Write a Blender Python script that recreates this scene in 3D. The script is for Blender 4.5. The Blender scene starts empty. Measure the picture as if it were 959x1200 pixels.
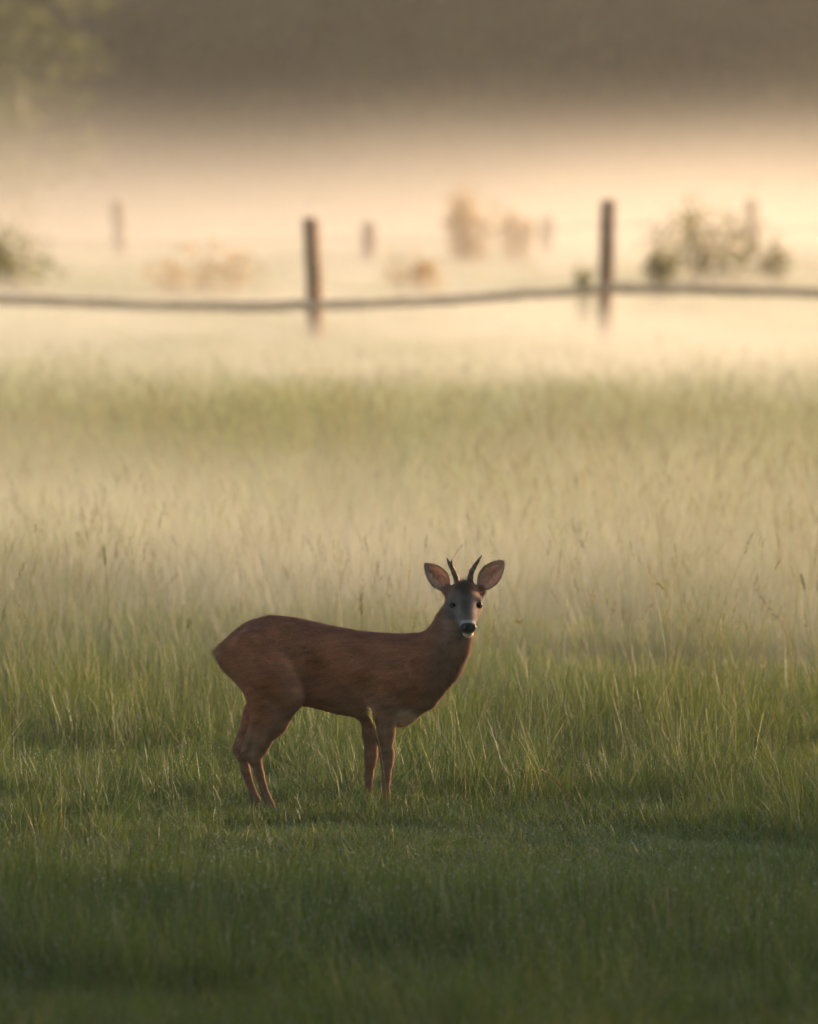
import bpy, math
import numpy as np
from mathutils import Vector, Matrix

sc = bpy.context.scene
R = math.radians
rng = np.random.default_rng(11)

# ------------------------------------------------------------------ camera, sky, sun, exposure
CAM_H, FPX, HOR, CX = 2.733, 12000.0, 140.0, 479.5      # eye height (m), focal length and horizon in photo pixels
cam_d = bpy.data.cameras.new('camera'); cam = bpy.data.objects.new('camera', cam_d)
sc.collection.objects.link(cam); sc.camera = cam
cam_d.sensor_fit = 'VERTICAL'; cam_d.sensor_height = 36; cam_d.lens = 360
cam_d.clip_start = 0.5; cam_d.clip_end = 5000
cam.location = (0, 0, CAM_H)
cam.rotation_euler = (R(90) - math.atan((600 - HOR) / FPX), 0, 0)
cam_d.dof.use_dof = True; cam_d.dof.focus_distance = 40.0; cam_d.dof.aperture_fstop = 4.5

SUN_EL, SUN_AZ = 11.0, 52.0                              # azimuth: degrees to the right of the view direction
w = bpy.data.worlds.new('World'); sc.world = w; w.use_nodes = True
nt = w.node_tree; nt.nodes.clear()
sky = nt.nodes.new('ShaderNodeTexSky'); sky.sky_type = 'NISHITA'; sky.sun_disc = False
sky.sun_elevation = R(SUN_EL); sky.sun_rotation = R(SUN_AZ); sky.dust_density = 2.0
bg = nt.nodes.new('ShaderNodeBackground'); bg.inputs['Strength'].default_value = 0.15
wo = nt.nodes.new('ShaderNodeOutputWorld')
nt.links.new(sky.outputs[0], bg.inputs[0]); nt.links.new(bg.outputs[0], wo.inputs[0])

sl = bpy.data.lights.new('sun', 'SUN'); sl.energy = 4.2; sl.angle = R(0.6); sl.color = (1.0, 0.64, 0.37)
sun = bpy.data.objects.new('sun', sl); sc.collection.objects.link(sun)
sv = Vector((math.sin(R(SUN_AZ)) * math.cos(R(SUN_EL)), math.cos(R(SUN_AZ)) * math.cos(R(SUN_EL)), math.sin(R(SUN_EL))))
sun.rotation_euler = sv.to_track_quat('Z', 'Y').to_euler(); sun.location = (60, 60, 40)

vs = sc.view_settings; vs.view_transform = 'Standard'; vs.look = 'None'; vs.gamma = 1.0; vs.use_curve_mapping = False
vs.exposure = 1.12
cy = sc.cycles
cy.use_denoising = True; cy.denoiser = 'OPENIMAGEDENOISE'; cy.max_bounces = 6; cy.diffuse_bounces = 3
cy.transmission_bounces = 4; cy.volume_bounces = 2; cy.volume_step_rate = 1.6; cy.transparent_max_bounces = 8; cy.sample_clamp_indirect = 4.0
cy.caustics_reflective = False; cy.caustics_refractive = False; cy.use_adaptive_sampling = True; cy.adaptive_threshold = 0.035

# ------------------------------------------------------------------ helpers
COL = sc.collection

def world_at(px, py, d):
    """a point at distance d (m) that the photo shows at pixel px, py"""
    return Vector(((px - CX) / FPX * d, d, CAM_H - (py - HOR) / FPX * d))

def tag(o, label=None, cat=None, group=None, kind=None):
    if label: o['label'] = label
    if cat: o['category'] = cat
    if group: o['group'] = group
    if kind: o['kind'] = kind
    return o

def link(name, me, parent=None, loc=None):
    o = bpy.data.objects.new(name, me); COL.objects.link(o)
    if parent is not None: o.parent = parent
    if loc is not None: o.location = loc
    return o

def empty(name, loc=(0, 0, 0), rz=0.0):
    o = bpy.data.objects.new(name, None); COL.objects.link(o); o.location = loc; o.rotation_euler = (0, 0, rz)
    o.empty_display_size = 0.1
    return o

def mesh_np(name, V, faces, mats, cols=None, smooth=True, mat_idx=None):
    """mesh from an (n,3) array and a list of (m,k) face arrays; cols = (n,3) colours"""
    me = bpy.data.meshes.new(name)
    V = np.asarray(V, dtype=np.float32)
    faces = [np.asarray(f, dtype=np.int32) for f in (faces if isinstance(faces, list) else [faces]) if len(f)]
    loops = np.concatenate([f.ravel() for f in faces]); tot = np.concatenate([np.full(len(f), f.shape[1], np.int32) for f in faces])
    start = np.concatenate([[0], np.cumsum(tot)[:-1]]).astype(np.int32)
    me.vertices.add(len(V)); me.vertices.foreach_set('co', V.ravel())
    me.loops.add(len(loops)); me.loops.foreach_set('vertex_index', loops)
    me.polygons.add(len(tot)); me.polygons.foreach_set('loop_start', start); me.polygons.foreach_set('loop_total', tot)
    if smooth: me.polygons.foreach_set('use_smooth', np.ones(len(tot), bool))
    for m in (mats if isinstance(mats, (list, tuple)) else [mats]): me.materials.append(m)
    if mat_idx is not None: me.polygons.foreach_set('material_index', np.asarray(mat_idx, np.int32))
    me.update(calc_edges=True)
    if cols is not None:
        c = np.ones((len(V), 4), np.float32); c[:, :np.asarray(cols).shape[1]] = cols
        a = me.color_attributes.new('Col', 'FLOAT_COLOR', 'POINT'); a.data.foreach_set('color', c.ravel())
    return me

def new_mat(name):
    m = bpy.data.materials.new(name); m.use_nodes = True
    nt = m.node_tree; nt.nodes.clear()
    out = nt.nodes.new('ShaderNodeOutputMaterial')
    return m, nt, out

def N(nt, typ, **kw):
    n = nt.nodes.new(typ)
    for k, v in kw.items():
        if hasattr(n, k): setattr(n, k, v)
        else: n.inputs[k.replace('_', ' ')].default_value = v
    return n

def mix_rgb(nt, a, b, fac, blend='MIX'):
    n = nt.nodes.new('ShaderNodeMix'); n.data_type = 'RGBA'; n.blend_type = blend
    for sock, v in ((n.inputs['A'], a), (n.inputs['B'], b), (n.inputs['Factor'], fac)):
        if hasattr(v, 'links'): nt.links.new(v, sock)
        elif isinstance(v, (int, float)): sock.default_value = v
        else: sock.default_value = (*v, 1)
    return n.outputs['Result']

def noise_fac(nt, scale, lo=0.35, hi=0.65, detail=3, coord='Object'):
    tc = nt.nodes.new('ShaderNodeTexCoord')
    n = N(nt, 'ShaderNodeTexNoise', Scale=scale, Detail=detail)
    if coord == 'World':
        g = nt.nodes.new('ShaderNodeNewGeometry'); nt.links.new(g.outputs['Position'], n.inputs['Vector'])
    else: nt.links.new(tc.outputs[coord], n.inputs['Vector'])
    r = nt.nodes.new('ShaderNodeMapRange'); r.inputs['From Min'].default_value = lo; r.inputs['From Max'].default_value = hi
    nt.links.new(n.outputs['Fac'], r.inputs['Value'])
    return r.outputs[0]

def simple_mat(name, c1, c2, scale, rough=0.8, bump=0.0, transl=0.0, coord='Object'):
    m, nt, out = new_mat(name)
    f = noise_fac(nt, scale, coord=coord)
    col = mix_rgb(nt, c1, c2, f)
    b = N(nt, 'ShaderNodeBsdfPrincipled', Roughness=rough); b.inputs['Specular IOR Level'].default_value = 0.25
    nt.links.new(col, b.inputs['Base Color'])
    if bump:
        bp = N(nt, 'ShaderNodeBump', Strength=bump, Distance=0.02); nt.links.new(f, bp.inputs['Height']); nt.links.new(bp.outputs[0], b.inputs['Normal'])
    sh = b.outputs[0]
    if transl:
        t = nt.nodes.new('ShaderNodeBsdfTranslucent'); nt.links.new(col, t.inputs['Color'])
        mx = nt.nodes.new('ShaderNodeMixShader'); mx.inputs[0].default_value = transl
        nt.links.new(sh, mx.inputs[1]); nt.links.new(t.outputs[0], mx.inputs[2]); sh = mx.outputs[0]
    nt.links.new(sh, out.inputs[0])
    return m

def leaf_mat(name, transl=0.35, rough=0.55, spec=0.3, tint=None, tint_scale=0.25):
    """colour from the mesh's own Col attribute (each blade or leaf has its own), with patches of another tint across the field"""
    m, nt, out = new_mat(name)
    at = nt.nodes.new('ShaderNodeAttribute'); at.attribute_name = 'Col'
    col = at.outputs['Color']
    if tint is not None:
        f = noise_fac(nt, tint_scale, 0.42, 0.62, 2, 'World')
        col = mix_rgb(nt, col, mix_rgb(nt, col, tint, 1.0, 'MULTIPLY'), f)
    b = N(nt, 'ShaderNodeBsdfPrincipled', Roughness=rough); b.inputs['Specular IOR Level'].default_value = spec
    nt.links.new(col, b.inputs['Base Color'])
    t = nt.nodes.new('ShaderNodeBsdfTranslucent')
    nt.links.new(mix_rgb(nt, col, (1.25, 1.2, 0.65), 1.0, 'MULTIPLY'), t.inputs['Color'])
    mx = nt.nodes.new('ShaderNodeMixShader'); mx.inputs[0].default_value = transl
    nt.links.new(b.outputs[0], mx.inputs[1]); nt.links.new(t.outputs[0], mx.inputs[2])
    nt.links.new(mx.outputs[0], out.inputs[0])
    return m

def smoothstep(a, b, x):
    t = np.clip((x - a) / (b - a), 0, 1); return t * t * (3 - 2 * t)

_ph = rng.uniform(0, 6.28, (12, 3)); _dr = rng.normal(size=(12, 2))
def wave_noise(x, y, scale):
    """smooth pseudo noise in -1..1 on the plane"""
    s = np.zeros_like(x, dtype=float)
    for k in range(12):
        f = (0.5 + 0.22 * k) / scale
        s += np.sin(f * (_dr[k, 0] * x + _dr[k, 1] * y) * 2 + _ph[k, 0]) * (1 / (1 + 0.25 * k))
    return np.tanh(s / 2.2)

# ------------------------------------------------------------------ ground
mg, nt_, out_ = new_mat('meadow_soil')
f1 = noise_fac(nt_, 1.3, 0.35, 0.65, 5, 'World'); f2 = noise_fac(nt_, 0.12, 0.4, 0.6, 3, 'World')
c = mix_rgb(nt_, (0.035, 0.045, 0.016), (0.075, 0.085, 0.028), f1); c = mix_rgb(nt_, c, (0.12, 0.115, 0.035), f2)
b_ = N(nt_, 'ShaderNodeBsdfPrincipled', Roughness=0.9); nt_.links.new(c, b_.inputs['Base Color']); nt_.links.new(b_.outputs[0], out_.inputs[0])
gx, gy = np.meshgrid(np.linspace(-400, 400, 81), np.linspace(-200, 600, 81))
gz = 0.03 * wave_noise(gx, gy, 40.0) * smoothstep(20, 60, np.hypot(gx, gy - 40))
def grid_faces(nx, ny, off=0, flip=False):
    i = np.arange(nx - 1)[None, :] + nx * np.arange(ny - 1)[:, None]; i = i.ravel() + off
    q = np.stack([i, i + 1, i + nx + 1, i + nx], 1)
    return q[:, ::-1] if flip else q
ground = link('ground', mesh_np('ground', np.stack([gx.ravel(), gy.ravel(), gz.ravel()], 1), grid_faces(81, 81), mg))
tag(ground, kind='structure')

# ------------------------------------------------------------------ the deer: one implicit body, polygonised
def surface_nets(F, org, h):
    s = F < 0
    nx, ny, nz = F.shape
    corner = [(i, j, k) for i in (0, 1) for j in (0, 1) for k in (0, 1)]
    cnt = np.zeros((nx - 1, ny - 1, nz - 1), np.int8)
    for (i, j, k) in corner: cnt += s[i:nx - 1 + i, j:ny - 1 + j, k:nz - 1 + k]
    act = (cnt > 0) & (cnt < 8)
    ids = np.argwhere(act); idx = np.full(act.shape, -1, np.int32); idx[act] = np.arange(len(ids))
    P = np.zeros((len(ids), 3)); n = np.zeros(len(ids))
    cv = {c: F[ids[:, 0] + c[0], ids[:, 1] + c[1], ids[:, 2] + c[2]] for c in corner}
    for a in corner:
        for ax in range(3):
            if a[ax] == 1: continue
            b = list(a); b[ax] = 1; b = tuple(b)
            va, vb = cv[a], cv[b]; m = (va < 0) != (vb < 0)
            t = np.where(m, va / np.where(m, va - vb, 1), 0)
            p = np.tile(np.array(a, float), (len(ids), 1)); p[:, ax] = t
            P[m] += p[m]; n[m] += 1
    V = (ids + P / n[:, None]) * h + np.array(org)
    quads = []
    for ax in range(3):
        o1, o2 = (ax + 1) % 3, (ax + 2) % 3
        sl0 = [slice(None)] * 3; sl1 = [slice(None)] * 3
        sl0[ax] = slice(0, -1); sl1[ax] = slice(1, None)
        diff = s[tuple(sl0)] != s[tuple(sl1)]
        e = np.argwhere(diff); e = e[(e[:, o1] > 0) & (e[:, o2] > 0) & (e[:, o1] < F.shape[o1] - 1) & (e[:, o2] < F.shape[o2] - 1)]
        neg = s[e[:, 0], e[:, 1], e[:, 2]]
        def cell(d1, d2):
            q = e.copy(); q[:, o1] -= d1; q[:, o2] -= d2
            return idx[q[:, 0], q[:, 1], q[:, 2]]
        q = np.stack([cell(1, 1), cell(0, 1), cell(0, 0), cell(1, 0)], 1)
        q[~neg] = q[~neg][:, ::-1]
        quads.append(q)
    return V, np.concatenate(quads)

DPX = 300.0                                              # photo pixels per metre at the deer
def dp(px, py, y=0.0): return np.array([(px - 400) / DPX, y, (960 - py) / DPX])

class Field:
    def __init__(self, lo, hi, h):
        self.lo = np.array(lo); self.h = h
        self.n = np.ceil((np.array(hi) - self.lo) / h).astype(int) + 1
        self.F = np.full(self.n, 1.0, np.float32)
    def sub(self, lo, hi, pad):
        a = np.clip(((np.array(lo) - pad - self.lo) / self.h).astype(int), 0, self.n - 1)
        b = np.clip(((np.array(hi) + pad - self.lo) / self.h).astype(int) + 2, 1, self.n)
        sl = tuple(slice(a[i], b[i]) for i in range(3))
        ax = [self.lo[i] + self.h * np.arange(a[i], b[i]) for i in range(3)]
        return sl, np.meshgrid(*ax, indexing='ij', sparse=True)
    def blend(self, sl, d, k):
        f = self.F[sl]
        hh = np.clip(k - np.abs(f - d), 0, None) / k
        self.F[sl] = np.minimum(f, d) - hh * hh * k * 0.25
    def carve(self, sl, d, k):
        f = self.F[sl]; d = -d
        hh = np.clip(k - np.abs(f - d), 0, None) / k
        self.F[sl] = np.maximum(f, d) + hh * hh * k * 0.25
    def cone(self, a, b, ra, rb, k=0.03, sy=1.0):
        a = np.array(a, float); b = np.array(b, float); r = max(ra, rb)
        sl, (x, y, z) = self.sub(np.minimum(a, b) - r, np.maximum(a, b) + r, k + 0.03)
        d = b - a; sc_ = np.array([1, 1 / sy, 1]); d2 = d * sc_
        px, py, pz = x - a[0], (y - a[1]) / sy, z - a[2]
        t = np.clip((px * d2[0] + py * d2[1] + pz * d2[2]) / (d2 @ d2 + 1e-12), 0, 1)
        dist = np.sqrt((px - t * d2[0]) ** 2 + (py - t * d2[1]) ** 2 + (pz - t * d2[2]) ** 2) - (ra + (rb - ra) * t)
        self.blend(sl, dist * min(1.0, sy), k)
    def ell(self, c, r, k=0.03, carve=False):
        c = np.array(c, float); r = np.array(r, float)
        sl, (x, y, z) = self.sub(c - r, c + r, k + 0.03)
        q = np.sqrt(((x - c[0]) / r[0]) ** 2 + ((y - c[1]) / r[1]) ** 2 + ((z - c[2]) / r[2]) ** 2)
        (self.carve if carve else self.blend)(sl, (q - 1) * r.min(), k)
    def chain(self, pts, k=0.03, sy=1.0):
        for (a, ra), (b, rb) in zip(pts[:-1], pts[1:]): self.cone(a, b, ra, rb, k, sy)

def build_deer_field():
    H = 0.0042
    f = Field((-0.56, -0.24, -0.02), (0.62, 0.19, 0.98), H)
    # torso: profile read from the side (photo px), half widths in metres
    T = np.array([(254, 759, 769, .012), (258, 755.5, 780, .03), (264, 749.5, 788, .055), (274, 741, 798, .078), (291, 728.5, 815, .1), (315, 721, 829, .113), (345, 723.5, 827, .116),
                  (365, 728, 829, .116), (392, 734, 836.5, .12), (421, 739.5, 842, .12), (450, 742, 846.5, .112), (474, 743.5, 847, .098), (490, 748, 836, .08), (503, 764, 812, .05)])
    xs = np.linspace(254, 503, 200)
    def prof(c):
        v = np.interp(xs, T[:, 0], T[:, c]); k = np.hanning(15); k /= k.sum()
        return np.convolve(np.pad(v, 7, mode='reflect', reflect_type='odd'), k, 'valid')
    tz, bz, hw = prof(1), prof(2), prof(3)
    X0 = (xs - 400) / DPX; zt = (960 - tz) / DPX; zb = (960 - bz) / DPX
    sl, (x, y, z) = f.sub((-0.5, -0.14, 0.35), (0.37, 0.14, 0.82), 0.05)
    xc = np.clip(x, X0[0], X0[-1]); top, bot, ww = (np.interp(xc, X0, v) for v in (zt, zb, hw))
    cz = bot + (top - bot) * 0.54; hz = np.where(z > cz, top - cz, cz - bot)
    yw = ww * (1 - 0.30 * np.clip((cz - z) / hz, 0, 1) ** 2 * 0.6 - 0.28 * np.clip((z - cz) / hz, 0, 1) ** 2)
    q = ((np.abs(z - cz) / hz) ** 2.15 + (np.abs(y) / yw) ** 2.15) ** (1 / 2.15)
    d = (q - 1) * np.minimum(hz, ww)
    d = np.sqrt(np.clip(d, 0, None) ** 2 + (x - xc) ** 2) + np.minimum(d, 0)
    f.blend(sl, d, 0.02)
    # haunches and hind legs: the one on the camera's side, then the far one
    y = -0.066
    f.ell(dp(372, 796, -.155), (.06, .075, .11), .03, carve=True)
    f.ell(dp(425, 815, -.155), (.04, .055, .085), .03, carve=True)
    f.ell(dp(424, 765, -.165), (.06, .055, .05), .04, carve=True)
    f.chain([(dp(303, 764, -.062), .098), (dp(318, 790, y - .034), .088), (dp(338, 813, y - .038), .058)], .02, .72)
    f.cone(dp(300, 778, -.06), dp(311, 822, y - .01), .082, .06, .026, .7)
    f.chain([(dp(334, 818, y - .014), .066), (dp(321, 845, y), .05), (dp(304, 873, y), .031), (dp(299, 885, y), .0255)], .025, .72)
    f.cone(dp(306, 832, y), dp(287.5, 879.5, y), .03, .013, .02)
    f.cone(dp(288, 880, y), dp(296, 890, y), .0155, .019, .015)
    f.chain([(dp(299, 885, y), .0235), (dp(303.5, 905, y), .0185), (dp(312, 932, y), .0145), (dp(315.5, 941, y), .0175), (dp(320, 949, y), .0145)], .012)
    f.cone(dp(320, 950, y), dp(324, 959, y), .0155, .0175, .008)
    y = 0.066
    f.chain([(dp(300, 766, .05), .094), (dp(312, 795, y), .082), (dp(325, 816, y), .056)], .05, .72)
    f.chain([(dp(318, 818, y), .06), (dp(306, 845, y), .045), (dp(288.5, 872, y), .029), (dp(284, 883, y), .024)], .025, .75)
    f.cone(dp(296, 832, y), dp(277, 878, y), .028, .012, .02)
    f.cone(dp(277.5, 879, y), dp(283, 889, y), .0145, .018, .015)
    f.chain([(dp(284, 884, y), .022), (dp(287, 904, y), .018), (dp(296, 931, y), .014), (dp(299.5, 940, y), .0175), (dp(303.5, 948, y), .0145)], .012)
    f.cone(dp(303.5, 949, y), dp(307, 959, y), .0155, .0175, .008)
    # shoulders and forelegs
    y = -0.062
    f.chain([(dp(466, 768, -.05), .058), (dp(459, 796, -.088), .078), (dp(449, 829, y - .016), .054)], .022, .7)
    f.chain([(dp(450, 833, y), .054), (dp(450.5, 858, y), .038), (dp(453.5, 884, y), .0235), (dp(454, 894, y), .023)], .022, .8)
    f.chain([(dp(454, 894, y), .0215), (dp(453, 908, y), .0165), (dp(452.3, 930, y), .0155), (dp(452, 939, y), .0185), (dp(453.5, 948, y), .0155)], .012)
    f.cone(dp(453.5, 949, y), dp(456.5, 959, y), .0165, .0185, .008)
    y = 0.058
    f.chain([(dp(452, 805, .045), .085), (dp(438, 832, y), .054)], .05, .7)
    f.chain([(dp(437, 836, y), .05), (dp(435.5, 862, y), .033), (dp(434.5, 886, y), .0225), (dp(434, 896, y), .0215)], .02, .85)
    f.chain([(dp(434, 896, y), .0205), (dp(432.5, 910, y), .0165), (dp(431.5, 931, y), .0155), (dp(431.5, 939, y), .0185), (dp(433, 948, y), .0155)], .012)
    f.cone(dp(433, 949, y), dp(436, 959, y), .0165, .0185, .008)
    # chest and neck
    f.cone(dp(478, 812, 0), dp(470, 828, 0), .105, .062, .05, .75)
    f.chain([(dp(484, 790, 0), .142), (dp(498, 781, -.002), .118), (dp(513, 771, -.006), .094), (dp(526, 752, -.014), .077), (dp(533.5, 730, -.018), .064), (dp(540, 713, -.015), .056)], .035, .74)
    # head, turned to the camera
    k = .018
    f.ell(dp(544.8, 703, -.012), (.059, .07, .06), .03)
    f.ell(dp(545, 693, .0), (.04, .05, .032), .03)                              # poll
    f.cone(dp(545.6, 707, -.045), dp(547.4, 724, -.105), .052, .033, k)
    f.cone(dp(547.4, 724, -.105), dp(548.6, 733.5, -.138), .0325, .0285, .015)
    f.cone(dp(546.5, 722, -.05), dp(548.6, 738.5, -.118), .036, .0205, k)        # jaw
    f.ell(dp(548.6, 733, -.146), (.032, .022, .021), .01)                        # nose pad
    f.cone(dp(536.5, 714, -.015), dp(542, 724, -.055), .032, .024, k)             # cheeks
    f.cone(dp(555.5, 713, -.02), dp(552, 724, -.055), .032, .024, k)
    for sx in (-1, 1):
        f.ell(dp(546 + sx * 13.2, 702.5, -.046), (.02, .022, .012), .012)         # brow
        f.ell(dp(546.2 + sx * 15.3, 708.6, -.07), (.0125, .02, .0095), .008, carve=True)   # eye socket
        f.ell(dp(548.6 + sx * 5.6, 732.5, -.167), (.0065, .008, .005), .004, carve=True)   # nostril
        f.cone(dp(544.8 + sx * 6.4, 692, -.02), dp(544.8 + sx * 6.8, 685, -.012), .0135, .011, .01)   # pedicle
        f.cone(dp(544.8 + sx * 13, 697, .005), dp(544.8 + sx * 19, 692, .0), .026, .018, .02)        # root of the ear
    sl, (x, y, z) = f.sub((.47, -.18, .716), (.52, -.1, .724), .01)                 # mouth line
    f.carve(sl, np.maximum(np.abs(z - (960 - 739.6) / DPX) - .0012, np.abs(x - (548.6 - 400) / DPX) - .02) + 0 * y + 0.0 * np.maximum(y + .12, 0) + np.maximum(y + .115, 0) * 2, .004)
    return f

def sdf_at(f, P):
    g = (np.asarray(P) - f.lo) / f.h; i = np.clip(g.astype(int), 0, f.n - 2); t = g - i
    out = 0
    for a in (0, 1):
        for b in (0, 1):
            for c in (0, 1):
                wgt = (t[:, 0] if a else 1 - t[:, 0]) * (t[:, 1] if b else 1 - t[:, 1]) * (t[:, 2] if c else 1 - t[:, 2])
                out = out + wgt * f.F[i[:, 0] + a, i[:, 1] + b, i[:, 2] + c]
    return out

def noise3(P, s, seed=0):
    r = np.random.default_rng(seed); o = np.zeros(len(P))
    for k in range(7):
        d = r.normal(size=3); d /= np.linalg.norm(d)
        o += np.sin(P @ d * s * (0.6 + 0.35 * k) + r.uniform(0, 6.28) + 1.5 * np.sin(P @ np.roll(d, 1) * s * 0.5))
    return o / 3.0

def coat_colour(P, nrm):
    """coat of a roebuck in summer: red-brown body, greyer neck and face, white lips, black nose"""
    px = P[:, 0] * DPX + 400; py = 960 - P[:, 2] * DPX; y = P[:, 1]
    C = np.tile(np.array([0.27, 0.106, 0.052]), (len(P), 1))
    def lay(c, m): C[:] = C * (1 - m[:, None]) + np.array(c) * m[:, None]
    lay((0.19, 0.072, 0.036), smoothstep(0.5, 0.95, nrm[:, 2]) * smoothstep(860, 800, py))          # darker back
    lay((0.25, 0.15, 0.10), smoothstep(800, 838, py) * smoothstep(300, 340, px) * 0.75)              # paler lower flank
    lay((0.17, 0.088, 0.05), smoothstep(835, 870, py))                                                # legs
    lay((0.11, 0.062, 0.04), smoothstep(925, 950, py) * 0.8)
    lay((0.32, 0.155, 0.088), np.clip(np.exp(-((px - 345 - (py - 800) * .1) / 16.0) ** 2 - ((py - 803) / 30.0) ** 2) * 1.1, 0, .75) * smoothstep(-.02, -.05, y))    # paler haunch fur, with the thigh's relief highlight put into the colour
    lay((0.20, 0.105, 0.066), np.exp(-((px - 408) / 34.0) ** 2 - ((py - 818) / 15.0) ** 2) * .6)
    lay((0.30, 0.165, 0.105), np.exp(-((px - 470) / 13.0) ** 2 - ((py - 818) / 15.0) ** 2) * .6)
    lay((0.02, 0.017, 0.015), smoothstep(948.5, 950.5, py))                                            # hooves
    lay((0.205, 0.12, 0.08), smoothstep(494, 522, px + (py - 760) * 0.2) * smoothstep(850, 800, py))  # greyer neck
    wp = np.exp(-((px - 479) / 11.0) ** 2 - ((py - 841) / 9.0) ** 2)
    lay((0.42, 0.34, 0.28), np.clip(wp * 1.9, 0, 0.95))                                                # pale brisket
    lay((0.30, 0.22, 0.15), smoothstep(264, 255, px) * 0.5)                                           # fringe of the rump patch
    # head
    hd = smoothstep(-.005, -.05, y) * smoothstep(518, 526, px) * smoothstep(752, 746, py) * (1 - smoothstep(718, 732, py) * smoothstep(540, 534, px))
    face = smoothstep(720, 690, py)
    lay((0.105, 0.08, 0.064), hd * 0.95)
    lay((0.15, 0.075, 0.04), hd * smoothstep(697, 690, py)); lay((0.035, 0.025, 0.02), np.clip(1.4 * np.exp(-((px - 543.5 - noise3(P, 90, 8) * 2) / 6.0) ** 2 - ((py - 691) / 4.5) ** 2), 0, .9) * smoothstep(.02, -.01, y))                                          # brown crown
    lay((0.17, 0.085, 0.045), smoothstep(700, 692, py) * smoothstep(.03, -.01, y) * smoothstep(10, 15, np.abs(px - 545)) * 0.9)
    lay((0.045, 0.034, 0.03), hd * np.exp(-((px - 546 - noise3(P, 60, 5) * 1.5) / 5.5) ** 2) * smoothstep(724, 712, py) * smoothstep(684, 692, py) * 0.72)
    lay((0.15, 0.125, 0.11), hd * np.exp(-((np.abs(px - 547) - 9) / 3.2) ** 2) * np.exp(-((py - 716) / 9.0) ** 2) * 0.5)
    lay((0.16, 0.11, 0.08), hd * np.exp(-((np.abs(px - 546.2) - 15.3) / 4.6) ** 2 - ((py - 708) / 5.0) ** 2) * 0.6)
    lay((0.008, 0.007, 0.007), np.clip(1.6 * np.exp(-((np.abs(px - 546.2) - 15.3) / 5.2) ** 2 - ((py - 708.8) / 4.0) ** 2) * smoothstep(.02, -.01, y) - 0.3, 0, 1))
    lay((0.23, 0.205, 0.19), np.clip(1.8 * np.exp(-((px - 548.6) / 10.5) ** 2 - ((py - 727.2) / 2.4) ** 2) * smoothstep(-.08, -.1, y) - .25, 0, .9))       # white band above the nose
    lay((0.60, 0.57, 0.54), smoothstep(739.5, 741, py) * smoothstep(-.10, -.115, y) * smoothstep(10, 7, np.abs(px - 548.6)) * hd)                                                        # chin
    dn = np.sqrt(((px - 548.6) / 10.4) ** 2 + ((py - 734.2) / 6.9) ** 2)
    lay((0.010, 0.009, 0.010), smoothstep(1.05, 0.9, dn) * smoothstep(-.105, -.118, y))                                                         # nose
    C *= 1.5 * (1 + 0.15 * noise3(P * np.array([.6, 1, 1.6]), 55, 2) + 0.05 * noise3(P * np.array([.4, 1, 2.0]), 130, 9) + 0.07 * noise3(P, 220, 3))[:, None].clip(0.5, 1.5)
    gloss = smoothstep(1.05, 0.9, dn) * smoothstep(-.105, -.118, y)
    return C.clip(0.004, 1), gloss

def coat_material(name, transl=0.0, sheen=0.25):
    m, nt, out = new_mat(name)
    at = nt.nodes.new('ShaderNodeAttribute'); at.attribute_name = 'Col'
    b = N(nt, 'ShaderNodeBsdfPrincipled', Roughness=0.75); b.inputs['Specular IOR Level'].default_value = 0.2
    b.inputs['Sheen Weight'].default_value = sheen; b.inputs['Sheen Roughness'].default_value = 0.4
    nt.links.new(at.outputs['Color'], b.inputs['Base Color'])
    mr = nt.nodes.new('ShaderNodeMapRange'); mr.inputs['To Min'].default_value = 0.3; mr.inputs['To Max'].default_value = 0.8   # alpha 1 = fur, 0 = wet nose
    nt.links.new(at.outputs['Alpha'], mr.inputs['Value']); nt.links.new(mr.outputs[0], b.inputs['Roughness'])
    sh = b.outputs[0]
    if transl:
        t = nt.nodes.new('ShaderNodeBsdfTranslucent'); nt.links.new(mix_rgb(nt, at.outputs['Color'], (1.3, 1.05, 0.8), 1.0, 'MULTIPLY'), t.inputs['Color'])
        mx = nt.nodes.new('ShaderNodeMixShader'); mx.inputs[0].default_value = transl
        nt.links.new(sh, mx.inputs[1]); nt.links.new(t.outputs[0], mx.inputs[2]); sh = mx.outputs[0]
    nt.links.new(sh, out.inputs[0])
    return m

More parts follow.
